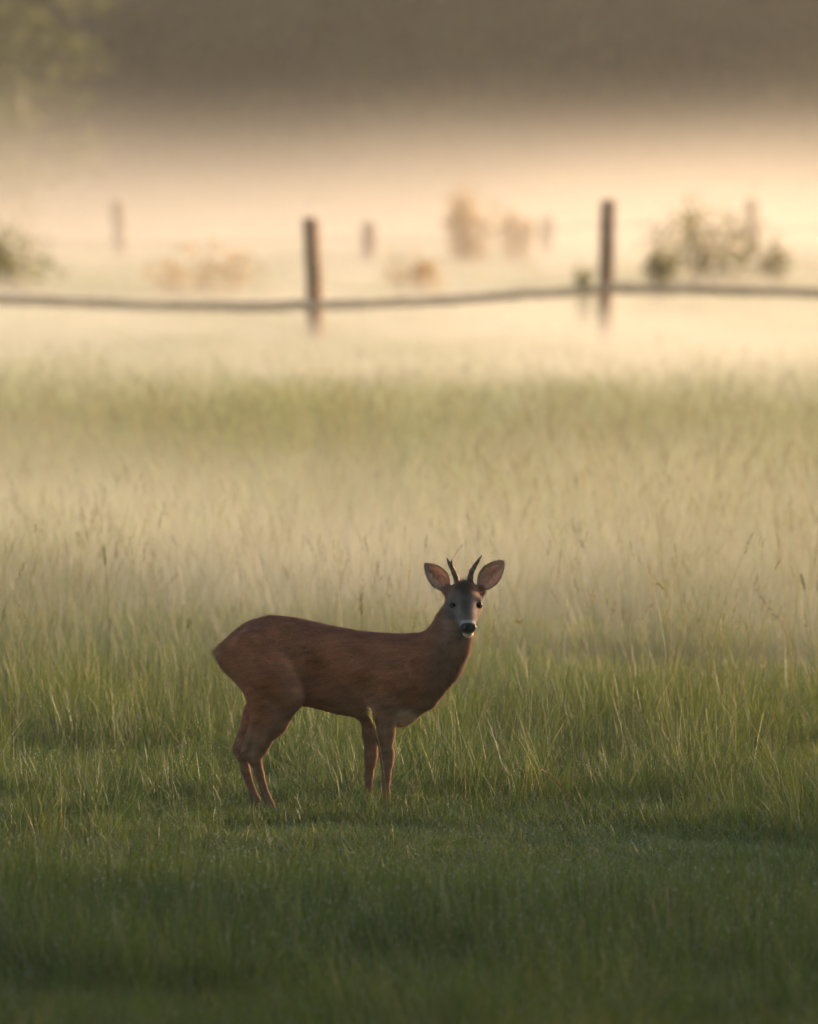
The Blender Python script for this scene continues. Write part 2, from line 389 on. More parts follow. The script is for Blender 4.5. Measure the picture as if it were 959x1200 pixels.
def ear_geometry(base_lo, base_hi, tip, side):
    """a cupped oval ear between its two root corners and its tip, opening towards the camera"""
    nu, nv = 22, 15
    a, b, t = (np.array(v) for v in (base_lo, base_hi, tip))
    root = (a + b) / 2; ax = t - root; L = np.linalg.norm(ax); ax /= L
    across = b - a; across -= ax * (across @ ax); across /= np.linalg.norm(across)
    back = np.cross(ax, across); back *= np.sign(back[1])                   # away from the camera
    V, C = [], []
    u = np.linspace(0, 1, nu); v = np.linspace(-1, 1, nv)
    for shell in (0, 1):
        for uu in u:
            wd = L * 0.30 * (np.sin(np.pi * np.clip(0.07 + 0.93 * uu ** 0.95, 0, 1)) ** 0.75) * (1 - 0.12 * uu) + 0.0005
            for vv in v:
                cup = (1 - vv * vv) * wd * 0.62 * (1 - 0.35 * uu)
                th = 0.0022 * (1 - abs(vv) ** 3) + 0.0006
                p = root + ax * (uu * L) + across * (vv * wd + 0.10 * L * np.sin(np.pi * uu) * 0.3) + back * (cup + (th if shell else -th) + 0.02 * uu * uu)
                V.append(p)
                e = abs(vv) ** 9 + max(0, uu - 0.93) * 6
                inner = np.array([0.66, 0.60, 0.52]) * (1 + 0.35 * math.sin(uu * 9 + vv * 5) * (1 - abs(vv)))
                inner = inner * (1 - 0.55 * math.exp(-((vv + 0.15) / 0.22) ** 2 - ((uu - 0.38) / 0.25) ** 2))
                rim = np.array([0.03, 0.02, 0.016]) if vv * 1 > -2 else 0
                c = inner if shell == 0 else np.array([0.36, 0.21, 0.11])
                C.append(c * (1 - min(1, e * 0.8)) + rim * min(1, e * 0.8))
    F = [grid_faces(nv, nu), grid_faces(nv, nu, nu * nv, True)]
    bd = [i for i in range(nv)] + [r * nv + nv - 1 for r in range(1, nu)] + [(nu - 1) * nv + i for i in range(nv - 2, -1, -1)] + [r * nv for r in range(nu - 2, 0, -1)]
    bd = np.array(bd); nb = np.roll(bd, -1); o = nu * nv
    F.append(np.stack([bd, bd + o, nb + o, nb], 1))
    return np.array(V), np.concatenate(F), np.array(C)

def lathe_path(pts, radii, seg=10, bumps=None):
    """tapered tube along pts"""
    pts = [np.array(p, float) for p in pts]; V = []; F = []
    for i, p in enumerate(pts):
        tg = pts[min(i + 1, len(pts) - 1)] - pts[max(i - 1, 0)]; tg = tg / (np.linalg.norm(tg) + 1e-9)
        ref = np.array([0, 1.0, 0]) if abs(tg[1]) < 0.9 else np.array([1.0, 0, 0])
        n1 = np.cross(tg, ref); n1 /= np.linalg.norm(n1); n2 = np.cross(tg, n1)
        for s in range(seg):
            a = 2 * math.pi * s / seg; r = radii[i] * (1 + (bumps(i, s) if bumps else 0))
            V.append(p + r * (math.cos(a) * n1 + math.sin(a) * n2))
    for i in range(len(pts) - 1):
        for s in range(seg):
            q = [i * seg + s, i * seg + (s + 1) % seg, (i + 1) * seg + (s + 1) % seg, (i + 1) * seg + s]
            F.append(q[::-1])
    n = len(V); V.append(pts[0]); V.append(pts[-1]); T = []
    for s in range(seg):
        T.append([n, s, (s + 1) % seg][::-1] if False else [n, (s + 1) % seg, s][::-1])
        T.append([n + 1, (len(pts) - 1) * seg + (s + 1) % seg, (len(pts) - 1) * seg + s][::-1])
    return np.array(V), np.array(F), np.array(T)

def resample(pts, vals, n):
    pts = np.array(pts, float); s = np.concatenate([[0], np.cumsum(np.linalg.norm(np.diff(pts, axis=0), axis=1))])
    t = np.linspace(0, s[-1], n); P = np.stack([np.interp(t, s, pts[:, i]) for i in range(3)], 1)
    for _ in range(2): P[1:-1] = (P[:-2] + 2 * P[1:-1] + P[2:]) / 4
    return P, np.interp(t, s, vals)

def make_deer():
    f = build_deer_field()
    V, Q = surface_nets(f.F, f.lo, f.h)
    e = 0.004
    def grad(P):
        g = np.stack([sdf_at(f, P + e * np.eye(3)[i]) - sdf_at(f, P - e * np.eye(3)[i]) for i in range(3)], 1)
        return g / (np.linalg.norm(g, axis=1, keepdims=True) + 1e-9)
    for _ in range(2):                                          # pull the net onto the surface
        n = grad(V); V = V - n * np.clip(sdf_at(f, V), -.003, .003)[:, None]
    nrm = grad(V)
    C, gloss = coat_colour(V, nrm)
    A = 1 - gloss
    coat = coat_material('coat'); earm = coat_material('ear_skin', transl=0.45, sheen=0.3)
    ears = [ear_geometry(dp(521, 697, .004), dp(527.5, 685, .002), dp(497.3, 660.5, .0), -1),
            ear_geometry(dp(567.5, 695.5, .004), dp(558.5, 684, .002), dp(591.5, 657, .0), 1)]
    allV, allF, allC, mi = [V], [Q], [np.column_stack([C, A])], [np.zeros(len(Q), int)]
    off = len(V)
    for ev, ef, ec in ears:
        allV.append(ev); allF.append(ef + off); allC.append(np.column_stack([ec, np.ones(len(ec))])); mi.append(np.ones(len(ef), int)); off += len(ev)
    root = empty('roe_deer', (0, 40.0, 0)); root.location.x = (400 - CX) / DPX
    tag(root, 'red-brown roebuck with short antlers standing in the grass, head turned to look out', 'deer')
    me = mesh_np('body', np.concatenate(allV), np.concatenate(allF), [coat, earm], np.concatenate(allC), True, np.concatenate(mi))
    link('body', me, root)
    # fur: short lying hairs all over the body, longer along the rump and neck
    P3 = V[Q]; cen = P3.mean(1)
    ar = np.linalg.norm(np.cross(P3[:, 2] - P3[:, 0], P3[:, 3] - P3[:, 1]), axis=1) / 2
    px = cen[:, 0] * DPX + 400; py = 960 - cen[:, 2] * DPX; yy = cen[:, 1]
    nose = np.sqrt(((px - 548.6) / 10.8) ** 2 + ((py - 734.2) / 7.4) ** 2)
    eye = np.minimum(*[np.hypot(px - (546.2 + s * 15.3), py - 708.6) for s in (-1, 1)])
    ok = ~((nose < 1.08) & (yy < -.1)) & ~((eye < 5.2) & (yy < -.02)) & (py < 949)
    wgt = ar * ok * (1 + 1.6 * ((px > 522) & (py < 748))); nF = 105000
    pick = np.random.default_rng(3).choice(len(Q), nF, p=wgt / wgt.sum()); r = np.random.default_rng(4)
    bc = r.dirichlet((1, 1, 1, 1), nF); Pb = (P3[pick] * bc[:, :, None]).sum(1)
    nb = grad(Pb); Pb = Pb - nb * sdf_at(f, Pb)[:, None]
    px = Pb[:, 0] * DPX + 400; py = 960 - Pb[:, 2] * DPX; yy = Pb[:, 1]
    headm = smoothstep(518, 526, px) * smoothstep(752, 740, py) * smoothstep(0, -.03, yy)
    legm = smoothstep(835, 860, py); neckm = smoothstep(490, 515, px) * (1 - headm)
    D = np.tile(np.array([-1.0, 0, -.30]), (nF, 1))
    D = D * (1 - legm[:, None]) + np.array([-.12, 0, -1.0]) * legm[:, None]
    D = D * (1 - neckm[:, None]) + np.array([-.55, .15, -.75]) * neckm[:, None]
    D = D * (1 - headm[:, None]) + np.array([0, .8, .55]) * headm[:, None]
    D += r.normal(0, .16, D.shape)
    D -= nb * (D * nb).sum(1, keepdims=True); D /= np.linalg.norm(D, axis=1, keepdims=True) + 1e-9
    crown_t = np.exp(-((px - 544.5) / 8.0) ** 2 - ((py - 689.5) / 5.5) ** 2) * smoothstep(.03, 0, yy)
    L = (0.020 + .022 * crown_t + .006 * neckm + .008 * smoothstep(275, 258, px)) * (1 - .55 * legm) * (1 - .68 * headm * (1 - crown_t)) * r.uniform(.6, 1.25, nF)
    lift = r.uniform(.10, .42, nF) + .5 * crown_t
    tip = Pb + D * L[:, None] + nb * (L * lift)[:, None]
    side = np.cross(D, nb); wd = (0.0011 * (1 - .3 * headm))[:, None]
    base = Pb - nb * 0.0008
    FV = np.empty((nF * 3, 3)); FV[0::3] = base - side * wd; FV[1::3] = base + side * wd; FV[2::3] = tip
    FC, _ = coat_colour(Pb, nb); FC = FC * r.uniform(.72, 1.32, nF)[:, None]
    FC3 = np.repeat(FC, 3, 0); FC3[2::3] *= 1.15
    fm = mesh_np('fur', FV, np.arange(nF * 3).reshape(-1, 3), coat_material('fur_hair', transl=0.35, sheen=0.1), FC3)
    nn = np.repeat(nb + .25 * D, 3, 0); nn /= np.linalg.norm(nn, axis=1, keepdims=True)
    fm.normals_split_custom_set_from_vertices(nn.astype(np.float32).tolist())
    fo = link('fur', fm, root); fo['kind'] = 'stuff'
    # pale hair inside the ears and along their rims
    HV, HC = [], []
    for ev, ef, ec in ears:
        for _ in range(900):
            iu = int(r.integers(1, 20)); iv = int(r.integers(0, 15))
            p = ev[iu * 15 + iv]; q = ev[min(iu + 1, 21) * 15 + iv]; dd = q - p; dd /= np.linalg.norm(dd) + 1e-9
            mid = ev[iu * 15 + 7]; inw = mid - p; inw = inw / (np.linalg.norm(inw) + 1e-6)
            rim = iv in (0, 14)
            d = dd + (-inw * .5 if rim else inw * .4) + r.normal(0, .3, 3) + np.array([0, -.35, 0]); d /= np.linalg.norm(d)
            l = r.uniform(.003, .006) if rim else r.uniform(.008, .02)
            s = np.cross(d, (0, 1, 0)); s = s / (np.linalg.norm(s) + 1e-6) * .0009
            HV += [p - s, p + s, p + d * l]
            c = np.array([.06, .04, .03]) if rim else np.array([.55, .48, .40]) * r.uniform(.5, 1.3)
            HC += [c, c, c]
    hm = mesh_np('ear_hair', np.array(HV), np.arange(len(HV)).reshape(-1, 3), coat_material('ear_hair', transl=.35, sheen=0), np.array(HC))
    ho = link('ear_hair', hm, root); ho['kind'] = 'stuff'
    # eyes
    me_, nt, out = new_mat('eye'); b = N(nt, 'ShaderNodeBsdfPrincipled', Roughness=0.12)
    b.inputs['Base Color'].default_value = (.006, .005, .005, 1); b.inputs['Specular IOR Level'].default_value = .15; nt.links.new(b.outputs[0], out.inputs[0])
    th = np.linspace(0, math.pi, 11)[1:-1]; ph = np.linspace(0, 2 * math.pi, 17)[:-1]
    S = [(0, 0, 1)] + [(math.sin(a) * math.cos(q), math.sin(a) * math.sin(q), math.cos(a)) for a in th for q in ph] + [(0, 0, -1)]
    S = np.array(S); fq, ft = [], []
    for i in range(len(th) - 1):
        for j in range(16): fq.append([1 + i * 16 + j, 1 + (i + 1) * 16 + j, 1 + (i + 1) * 16 + (j + 1) % 16, 1 + i * 16 + (j + 1) % 16])
    for j in range(16): ft += [[0, 1 + j, 1 + (j + 1) % 16], [len(S) - 1, 1 + (len(th) - 1) * 16 + (j + 1) % 16, 1 + (len(th) - 1) * 16 + j]]
    eme = mesh_np('eye', S * np.array([.0150, .0165, .0150]), [np.array(fq), np.array(ft)], me_)
    for s in (-1, 1):
        c0 = dp(546.2 + s * 15.0, 708.6)
        ys = np.linspace(-.12, .02, 281); vals = sdf_at(f, np.stack([np.full(281, c0[0]), ys, np.full(281, c0[2])], 1))
        ysurf = ys[np.argmax(vals < 0)]
        link('eye', eme, root, (c0[0], ysurf + (0.0015 if s < 0 else 0.0045), c0[2]))
    # antlers: beam with pearled base, short fork
    am = simple_mat('antler', (0.07, 0.048, 0.034), (0.22, 0.145, 0.09), 60, 0.55, 0.3)
    beams = [([dp(537.2, 686.5, -.012), dp(536, 680, -.016), dp(532.5, 671, -.022), dp(528.6, 663, -.02), dp(526.3, 658.5, -.016), dp(523.6, 653.5, -.014)],
              [dp(529.6, 665, -.02), dp(529.4, 659.5, -.03), dp(529.5, 655, -.036)]),
             ([dp(551.6, 686, -.012), dp(551.2, 679, -.016), dp(551.8, 672, -.022), dp(555.5, 665, -.022), dp(560, 658, -.018), dp(565, 650.5, -.016)],
              [dp(557.5, 661.5, -.02), dp(560.5, 656.8, -.034), dp(561.8, 653.6, -.04)])]
    for beam, tine in beams:
        P, Rr = resample(beam, [.0145, .0118, .0105, .0095, .0072, .0008], 20)
        rr = np.random.default_rng(7)
        bump = rr.uniform(-.16, .2, (20, 9)) * np.linspace(1, .1, 20)[:, None]
        v1, q1, t1 = lathe_path(P, Rr, 9, lambda i, s: bump[i, s])
        P2, R2 = resample(tine, [.0075, .0055, .0007], 8)
        v2, q2, t2 = lathe_path(P2, R2, 7)
        bo = link('antler', mesh_np('antler', v1, [q1, t1], am), root)
        link('tine', mesh_np('tine', v2, [q2, t2], am), bo)
    return root

deer = make_deer()

# ------------------------------------------------------------------ grass
blade_m = leaf_mat('grass_blade', 0.38, 0.5, 0.35, (1.35, 1.2, 0.8), 0.35)
dew_m, nt_, out_ = new_mat('dew'); b_ = N(nt_, 'ShaderNodeBsdfPrincipled', Roughness=0.08)
b_.inputs['Base Color'].default_value = (.75, .78, .78, 1); b_.inputs['Specular IOR Level'].default_value = 1.0; nt_.links.new(b_.outputs[0], out_.inputs[0])

class Blades:
    def __init__(self, seed): self.r = np.random.default_rng(seed); self.V, self.C, self.Q, self.T, self.M = [], [], [], [], []; self.n = 0; self.dew = []
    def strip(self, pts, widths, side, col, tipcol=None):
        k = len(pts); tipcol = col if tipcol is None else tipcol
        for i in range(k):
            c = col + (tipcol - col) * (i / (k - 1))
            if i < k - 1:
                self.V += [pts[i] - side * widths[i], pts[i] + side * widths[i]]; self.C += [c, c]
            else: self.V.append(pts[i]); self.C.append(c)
        for i in range(k - 2):
            a = self.n + 2 * i; self.Q.append([a, a + 1, a + 3, a + 2])
        a = self.n + 2 * (k - 2); self.T.append([a, a + 1, a + 2]); self.n += 2 * (k - 1) + 1
    def blade(self, x, y, h, w, lean, col, tip=None, seg=4, droop=0.5):
        r = self.r; a = r.uniform(0, 2 * math.pi); d = np.array([math.cos(a), math.sin(a), 0]); sd = r.uniform(0, 2 * math.pi)
        side = np.array([math.cos(sd), math.sin(sd), 0])
        t = np.linspace(0, 1, seg + 1)
        pts = [np.array([x, y, 0]) + d * (lean * h * (0.35 * s + droop * s * s)) + np.array([0, 0, h * (s - 0.32 * droop * lean * s ** 3)]) for s in t]
        wd = [w * (0.75 + 0.25 * min(1, 3 * s)) * (1 - s ** 2.2) + 0.0002 for s in t]
        self.strip(pts, wd, side, np.array(col), None if tip is None else np.array(tip))
        return pts
    def drop(self, p, s): self.dew.append((p, s))
    def mesh(self, name):
        V = np.array(self.V); C = np.array(self.C); fs = [np.array(self.Q), np.array(self.T)]; mi = [0] * (len(self.Q) + len(self.T))
        if self.dew:
            o = np.array([(1, 0, 0), (-1, 0, 0), (0, 1, 0), (0, -1, 0), (0, 0, 1), (0, 0, -1)]) * 1.0
            ft = np.array([(0, 2, 4), (2, 1, 4), (1, 3, 4), (3, 0, 4), (2, 0, 5), (1, 2, 5), (3, 1, 5), (0, 3, 5)])
            dv = np.concatenate([o * s + p for p, s in self.dew]); df = np.concatenate([ft + 6 * i for i in range(len(self.dew))]) + len(V)
            V = np.concatenate([V, dv]); C = np.concatenate([C, np.ones((len(dv), 3))]); fs[1] = np.concatenate([fs[1], df]); mi += [1] * len(df)
        return mesh_np(name, V, fs, [blade_m, dew_m], C, True, mi)

GREENS = np.array([(0.060, 0.100, 0.028), (0.074, 0.122, 0.033), (0.048, 0.080, 0.032), (0.098, 0.136, 0.038), (0.088, 0.115, 0.050)])
STRAW = np.array([(0.19, 0.175, 0.095), (0.15, 0.14, 0.07), (0.23, 0.215, 0.13)])

def green(r): return GREENS[r.integers(len(GREENS))] * r.uniform(.7, 1.3)
def straw(r): return STRAW[r.integers(len(STRAW))] * r.uniform(.7, 1.15)

def turf_patch(seed, size=.8, n=2000):
    """a square of short turf: blades of uneven height, some dry, with dew"""
    b = Blades(seed); r = b.r
    X = r.uniform(-size / 2, size / 2, (n, 2)); hn = wave_noise(X[:, 0] * 1.0 + seed, X[:, 1] + seed * 2.0, .16)
    for (x, y), k in zip(X, hn):
        h = r.uniform(.05, .15) * (1 + .45 * k) * r.uniform(.75, 1.25)
        c = straw(r) * .7 if r.uniform() < .09 else green(r)
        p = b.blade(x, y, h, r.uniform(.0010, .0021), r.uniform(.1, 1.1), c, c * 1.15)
        if r.uniform() < .16: b.drop(p[-1] if r.uniform() < .6 else p[2], r.uniform(.0008, .0018))
    return b.mesh('turf_patch')

def tuft_clump(seed, h0=.2, h1=.42, n=58, dry=.06):
    b = Blades(seed); r = b.r
    for _ in range(n):
        a = r.uniform(0, 6.28); q = .09 * math.sqrt(r.uniform()); h = r.uniform(h0, h1)
        c = straw(r) if r.uniform() < dry else green(r)
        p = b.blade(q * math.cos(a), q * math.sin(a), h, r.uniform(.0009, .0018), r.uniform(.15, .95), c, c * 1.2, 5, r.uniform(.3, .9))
        if r.uniform() < .18: b.drop(p[int(r.integers(2, 6))], r.uniform(.0009, .0018))
    return b.mesh('tuft_clump')

def stalk_clump(seed, n=5, h0=.5, h1=.9):
    """flowering stems with seed heads, and a few leaves at their foot"""
    b = Blades(seed); r = b.r
    for _ in range(n):
        a = r.uniform(0, 6.28); q = .16 * math.sqrt(r.uniform()); h = r.uniform(h0, h1)
        c = (straw(r) * .75 + green(r)) * .5 if r.uniform() < .65 else straw(r)
        p = b.blade(q * math.cos(a), q * math.sin(a), h, .0010, r.uniform(.05, .5), c, c, 7, r.uniform(.2, .7))
        kind = r.integers(3); top = p[-1]; dirn = p[-1] - p[-2]; dirn /= np.linalg.norm(dirn)
        hl = r.uniform(.05, .13); hc = straw(r) * r.uniform(.6, 1.0)
        nsp = 14 if kind else 22
        for s in np.linspace(0, 1, nsp):
            base = top - dirn * hl * (1 - s) * 1.0
            spread = (.004 if kind == 1 else .018 * (1 - s) + .004) * r.uniform(.5, 1.3)
            d = r.normal(size=3); d -= dirn * (d @ dirn); d /= np.linalg.norm(d)
            e = base + d * spread + dirn * .012
            sd = np.cross(d, dirn) * .0016
            b.strip([base, base + (e - base) * .6, e + dirn * .004], [.0003, 1, 0], sd, hc)
            b.V[-3] = b.V[-3]
        if r.uniform() < .5: b.drop(top, .0016)
    for _ in range(n * 3):
        a = r.uniform(0, 6.28); q = .16 * math.sqrt(r.uniform()); c = green(r)
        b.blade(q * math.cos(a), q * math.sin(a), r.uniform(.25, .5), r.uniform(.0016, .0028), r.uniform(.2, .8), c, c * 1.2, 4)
    return b.mesh('stalk_clump')

def far_patch(seed, size=2.2, n=800, h0=.2, h1=.6):
    b = Blades(seed); r = b.r
    X = r.uniform(-size / 2, size / 2, (n, 2)); hn = wave_noise(X[:, 0] + seed, X[:, 1] + seed * 2.0, .5)
    for (x, y), k in zip(X, hn):
        h = r.uniform(h0, h1) * (1 + .3 * k) * r.uniform(.6, 1)
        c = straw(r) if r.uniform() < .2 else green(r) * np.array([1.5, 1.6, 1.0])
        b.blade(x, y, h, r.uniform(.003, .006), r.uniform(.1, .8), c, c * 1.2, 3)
    return b.mesh('far_patch')

def grass_object(name, meshes, pts, idx, rot, scl):
    colx = bpy.data.collections.new(name + '_source')
    for i, m in enumerate(meshes):
        o = bpy.data.objects.new(f'{m.name}_{i:02d}', m); colx.objects.link(o)
    me = bpy.data.meshes.new(name); me.vertices.add(len(pts)); me.vertices.foreach_set('co', np.asarray(pts, np.float32).ravel())
    me.attributes.new('idx', 'INT', 'POINT').data.foreach_set('value', np.asarray(idx, np.int32))
    me.attributes.new('rot', 'FLOAT_VECTOR', 'POINT').data.foreach_set('vector', np.asarray(rot, np.float32).ravel())
    me.attributes.new('scl', 'FLOAT_VECTOR', 'POINT').data.foreach_set('vector', np.asarray(scl, np.float32).ravel())
    me.materials.append(blade_m)
    o = link(name, me)
    ng = bpy.data.node_groups.new(name, 'GeometryNodeTree')
    ng.interface.new_socket('Geometry', in_out='INPUT', socket_type='NodeSocketGeometry')
    ng.interface.new_socket('Geometry', in_out='OUTPUT', socket_type='NodeSocketGeometry')
    gi = ng.nodes.new('NodeGroupInput'); go = ng.nodes.new('NodeGroupOutput')
    ci = ng.nodes.new('GeometryNodeCollectionInfo'); ci.inputs['Collection'].default_value = colx
    ci.inputs['Separate Children'].default_value = True; ci.inputs['Reset Children'].default_value = True
    ip = ng.nodes.new('GeometryNodeInstanceOnPoints'); ip.inputs['Pick Instance'].default_value = True
    def attr(nm, typ):
        n = ng.nodes.new('GeometryNodeInputNamedAttribute'); n.data_type = typ; n.inputs['Name'].default_value = nm
        return next(s for s in n.outputs if s.enabled and s.name == 'Attribute')
    ng.links.new(gi.outputs[0], ip.inputs['Points']); ng.links.new(ci.outputs[0], ip.inputs['Instance'])
    ng.links.new(attr('idx', 'INT'), ip.inputs['Instance Index'])
    ng.links.new(attr('rot', 'FLOAT_VECTOR'), ip.inputs['Rotation']); ng.links.new(attr('scl', 'FLOAT_VECTOR'), ip.inputs['Scale'])
    ng.links.new(ip.outputs[0], go.inputs[0])
    md = o.modifiers.new('scatter', 'NODES'); md.node_group = ng
    return o

def scatter(d0, d1, dens, margin=1.6):
    """random points in the part of the field the picture can see (and a step to each side)"""
    W = .042 * d1 + margin; n = int(dens * (d1 - d0) * 2 * W)
    y = rng.uniform(d0, d1, n); x = rng.uniform(-W, W, n)
    k = np.abs(x) < .042 * y + margin
    return x[k], y[k]

def lattice(d0, d1, step, margin=1.6):
    """a jittered grid over the same part of the field"""
    W = .042 * d1 + margin
    X, Y = np.meshgrid(np.arange(-W, W, step), np.arange(d0, d1, step)); x, y = X.ravel(), Y.ravel()
    x = x + rng.uniform(-.2, .2, len(x)) * step; y = y + rng.uniform(-.2, .2, len(y)) * step
    k = np.abs(x) < .042 * y + margin
    return x[k], y[k]

def add_layer(name, label, meshes, x, y, sc0, sc1, hmul=None):
    n = len(x); s = rng.uniform(sc0, sc1, n); z = s * (1 if hmul is None else hmul)
    rot = np.stack([rng.normal(0, .04, n), rng.normal(0, .04, n), rng.uniform(0, 6.283, n)], 1)
    o = grass_object(name, meshes, np.stack([x, y, np.full(n, -.005)], 1), rng.integers(0, len(meshes), n), rot, np.stack([s, s, z], 1))
    tag(o, label, 'grass', kind='stuff')
    return o

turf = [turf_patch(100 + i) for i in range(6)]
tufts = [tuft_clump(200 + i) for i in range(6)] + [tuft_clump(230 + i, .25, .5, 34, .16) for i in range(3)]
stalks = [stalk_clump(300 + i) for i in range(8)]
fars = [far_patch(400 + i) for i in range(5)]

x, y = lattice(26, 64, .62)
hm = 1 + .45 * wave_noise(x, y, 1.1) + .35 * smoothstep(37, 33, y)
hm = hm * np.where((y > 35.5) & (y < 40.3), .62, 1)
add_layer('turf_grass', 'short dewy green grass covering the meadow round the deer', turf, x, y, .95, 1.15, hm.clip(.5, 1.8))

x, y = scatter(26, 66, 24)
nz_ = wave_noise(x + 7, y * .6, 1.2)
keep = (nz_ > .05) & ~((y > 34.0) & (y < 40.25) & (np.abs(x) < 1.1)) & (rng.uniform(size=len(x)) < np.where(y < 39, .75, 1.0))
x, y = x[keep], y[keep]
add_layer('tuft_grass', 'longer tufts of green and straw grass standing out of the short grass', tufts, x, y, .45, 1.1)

def rush_clump(seed):
    b = Blades(seed); r = b.r
    for _ in range(46):
        a = r.uniform(0, 6.28); q = .10 * math.sqrt(r.uniform()); c = np.array([.034, .052, .024]) * r.uniform(.7, 1.5)
        b.blade(q * math.cos(a), q * math.sin(a), r.uniform(.22, .44), r.uniform(.0009, .0016), r.uniform(.05, .6), c, c * 1.3, 5, r.uniform(.1, .5))
    return b.mesh('rush_clump')
rx = np.concatenate([rng.uniform(.35, 1.25, 46), rng.uniform(-1.9, -.75, 40), rng.uniform(1.2, 2.1, 22)]); ry = np.concatenate([rng.uniform(41.2, 45, 46), rng.uniform(42.5, 47.5, 40), rng.uniform(42, 47, 22)])
add_layer('rush_grass', 'dark thin-bladed rush clumps rising beside and behind the deer', [rush_clump(500 + i) for i in range(4)], rx, ry, .75, 1.1)

x, y = scatter(43.5, 86, 9)
keep = rng.uniform(size=len(x)) < np.clip((y - 43) / 9, .12, 1) * (.65 + .35 * wave_noise(x, y * .5, 2.5))
x, y = x[keep], y[keep]
add_layer('seeding_grass', 'tall flowering grass with pale seed heads behind the deer', stalks, x, y, .75, 1.12)

x, y = lattice(60, 130, 1.35, 3)
hm = (.75 + .3 * wave_noise(x, y * .4, 5)) * (1 - .55 * smoothstep(84, 124, y))
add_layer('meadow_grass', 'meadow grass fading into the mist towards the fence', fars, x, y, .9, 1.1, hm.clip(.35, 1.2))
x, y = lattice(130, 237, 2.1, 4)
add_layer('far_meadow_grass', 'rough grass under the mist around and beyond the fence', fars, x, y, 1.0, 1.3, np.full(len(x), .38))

# single stems that stand out against the haze
stem_m = leaf_mat('stalk_stem', .3, .6, .2); head_m = leaf_mat('seed_husk', .4, .7, .1)
def grass_stalk(px, pbase, ptop_x, ptop_y, d, col, head, droop, label, seed, w=.0019, name='grass_stalk'):
    """one stem from the grass at px to its tip, with a seed head (part) if head > 0; droop bends the tip over"""
    r = np.random.default_rng(seed); B = world_at(px, pbase, d); T = world_at(ptop_x, ptop_y, d); B.z = 0.0
    o = empty(name, (B.x, d, 0)); tag(o, label, 'grass', 'single grass stems')
    t = np.linspace(0, 1, 12); dx, h = T.x - B.x, T.z
    P = np.stack([dx * (t ** 2), r.normal(0, .02) * t ** 2 * 3, h * (t - droop * .45 * np.clip(t - .55, 0, 1) ** 2 * 5 * .5)], 1)
    P[:, 2] *= h / P[:, 2].max()
    v, q, f = lathe_path(P, np.linspace(w, w * .45, 12), 5)
    link('stem', mesh_np('stem', v, [q, f], stem_m, np.tile(np.array(col), (len(v), 1))), o)
    if head > 0:
        b = Blades(seed); n = 46
        for k in range(n):
            s = k / n; i = (1 - s * head / h) * 11; i0 = min(10, int(i)); base = P[i0] + (P[i0 + 1] - P[i0]) * (i - i0); dirn = P[i0 + 1] - P[i0]; dirn = dirn / np.linalg.norm(dirn)
            dd = r.normal(size=3); dd -= dirn * (dd @ dirn); dd /= np.linalg.norm(dd)
            e = base + dd * (.004 + .016 * math.sin(math.pi * min(1, s + .1)) * r.uniform(.3, 1)) + dirn * .012
            b.strip([base, base + (e - base) * .55, e + dirn * .006], [.0003, 1, 0], np.cross(dd, dirn) * .0021, np.array(col) * r.uniform(.8, 1.35))
        link('seed_head', mesh_np('seed_head', np.array(b.V), [np.array(b.Q), np.array(b.T)], head_m, np.array(b.C)), o)
    return o
PALE, DARK, GRN, ORG = (.30, .27, .15), (.055, .06, .028), (.08, .11, .03), (.36, .19, .06)
for i, a_ in enumerate((
        (628, 800, 606, 728, 46.5, PALE, .10, 1.2, 'pale drooping grass stem bowing beside the muzzle of the deer'),
        (700, 830, 694, 690, 47.0, PALE, .10, .2, 'upright pale seed head standing between the deer and the bowed stem pair'),
        (800, 845, 772, 684, 47.5, PALE, .11, .9, 'tall pale stem arching over with a long seed head'),
        (775, 850, 781, 716, 46.0, PALE, .08, .2, 'shorter pale seed head beneath the arching stem'),
        (426, 830, 423, 700, 46.5, DARK, .09, .1, 'dark upright seed head rising behind the back of the deer'),
        (129, 820, 122, 640, 48.0, DARK, .12, .3, 'tall dark seed stem with a nodding head beside a plain dark stem'),
        (124, 835, 129, 725, 46.0, DARK, 0, 0, 'plain dark straight stem beside the tall nodding one'),
        (205, 830, 222, 727, 46.2, GRN, .05, .2, 'thin green stem leaning towards the rump of the deer'),
        (955, 850, 940, 676, 48.0, DARK, .10, .4, 'dark stem with a small nodding head at the edge of the tall grass'),
        (905, 850, 893, 770, 45.0, PALE, .08, .1, 'low fluffy pale seed head in the tall grass'),
        (640, 905, 601, 800, 42.3, DARK, 0, 0, 'dark bare blade leaning across the grass in front of the chest of the deer'),
        (655, 905, 668, 782, 42.6, DARK, 0, 0, 'long dark blade leaning away from the deer'),
        (700, 905, 706, 800, 42.4, DARK, 0, 0, 'dark upright blade in the clump beyond the chest of the deer'),
        (668, 965, 634, 900, 40.0, ORG, 0, .6, 'orange dead blade bent over in the short grass'),
        (455, 985, 433, 833, 39.2, PALE, .09, .2, 'pale stem crossing in front of the foreleg of the deer'))):
    grass_stalk(*a_, 900 + i, .0042 if a_[5] is ORG else (.0024 if a_[6] == 0 else .0017))

# ------------------------------------------------------------------ trees
bark_m = simple_mat('bark', (0.045, 0.036, 0.028), (0.10, 0.082, 0.062), 6, .9, .6)
crown_m = leaf_mat('tree_leaf', .3, .55, .3)

def tube_mesh_parts(pts, rad, seg): 
    v, q, t = lathe_path(pts, rad, seg); return v, q, t

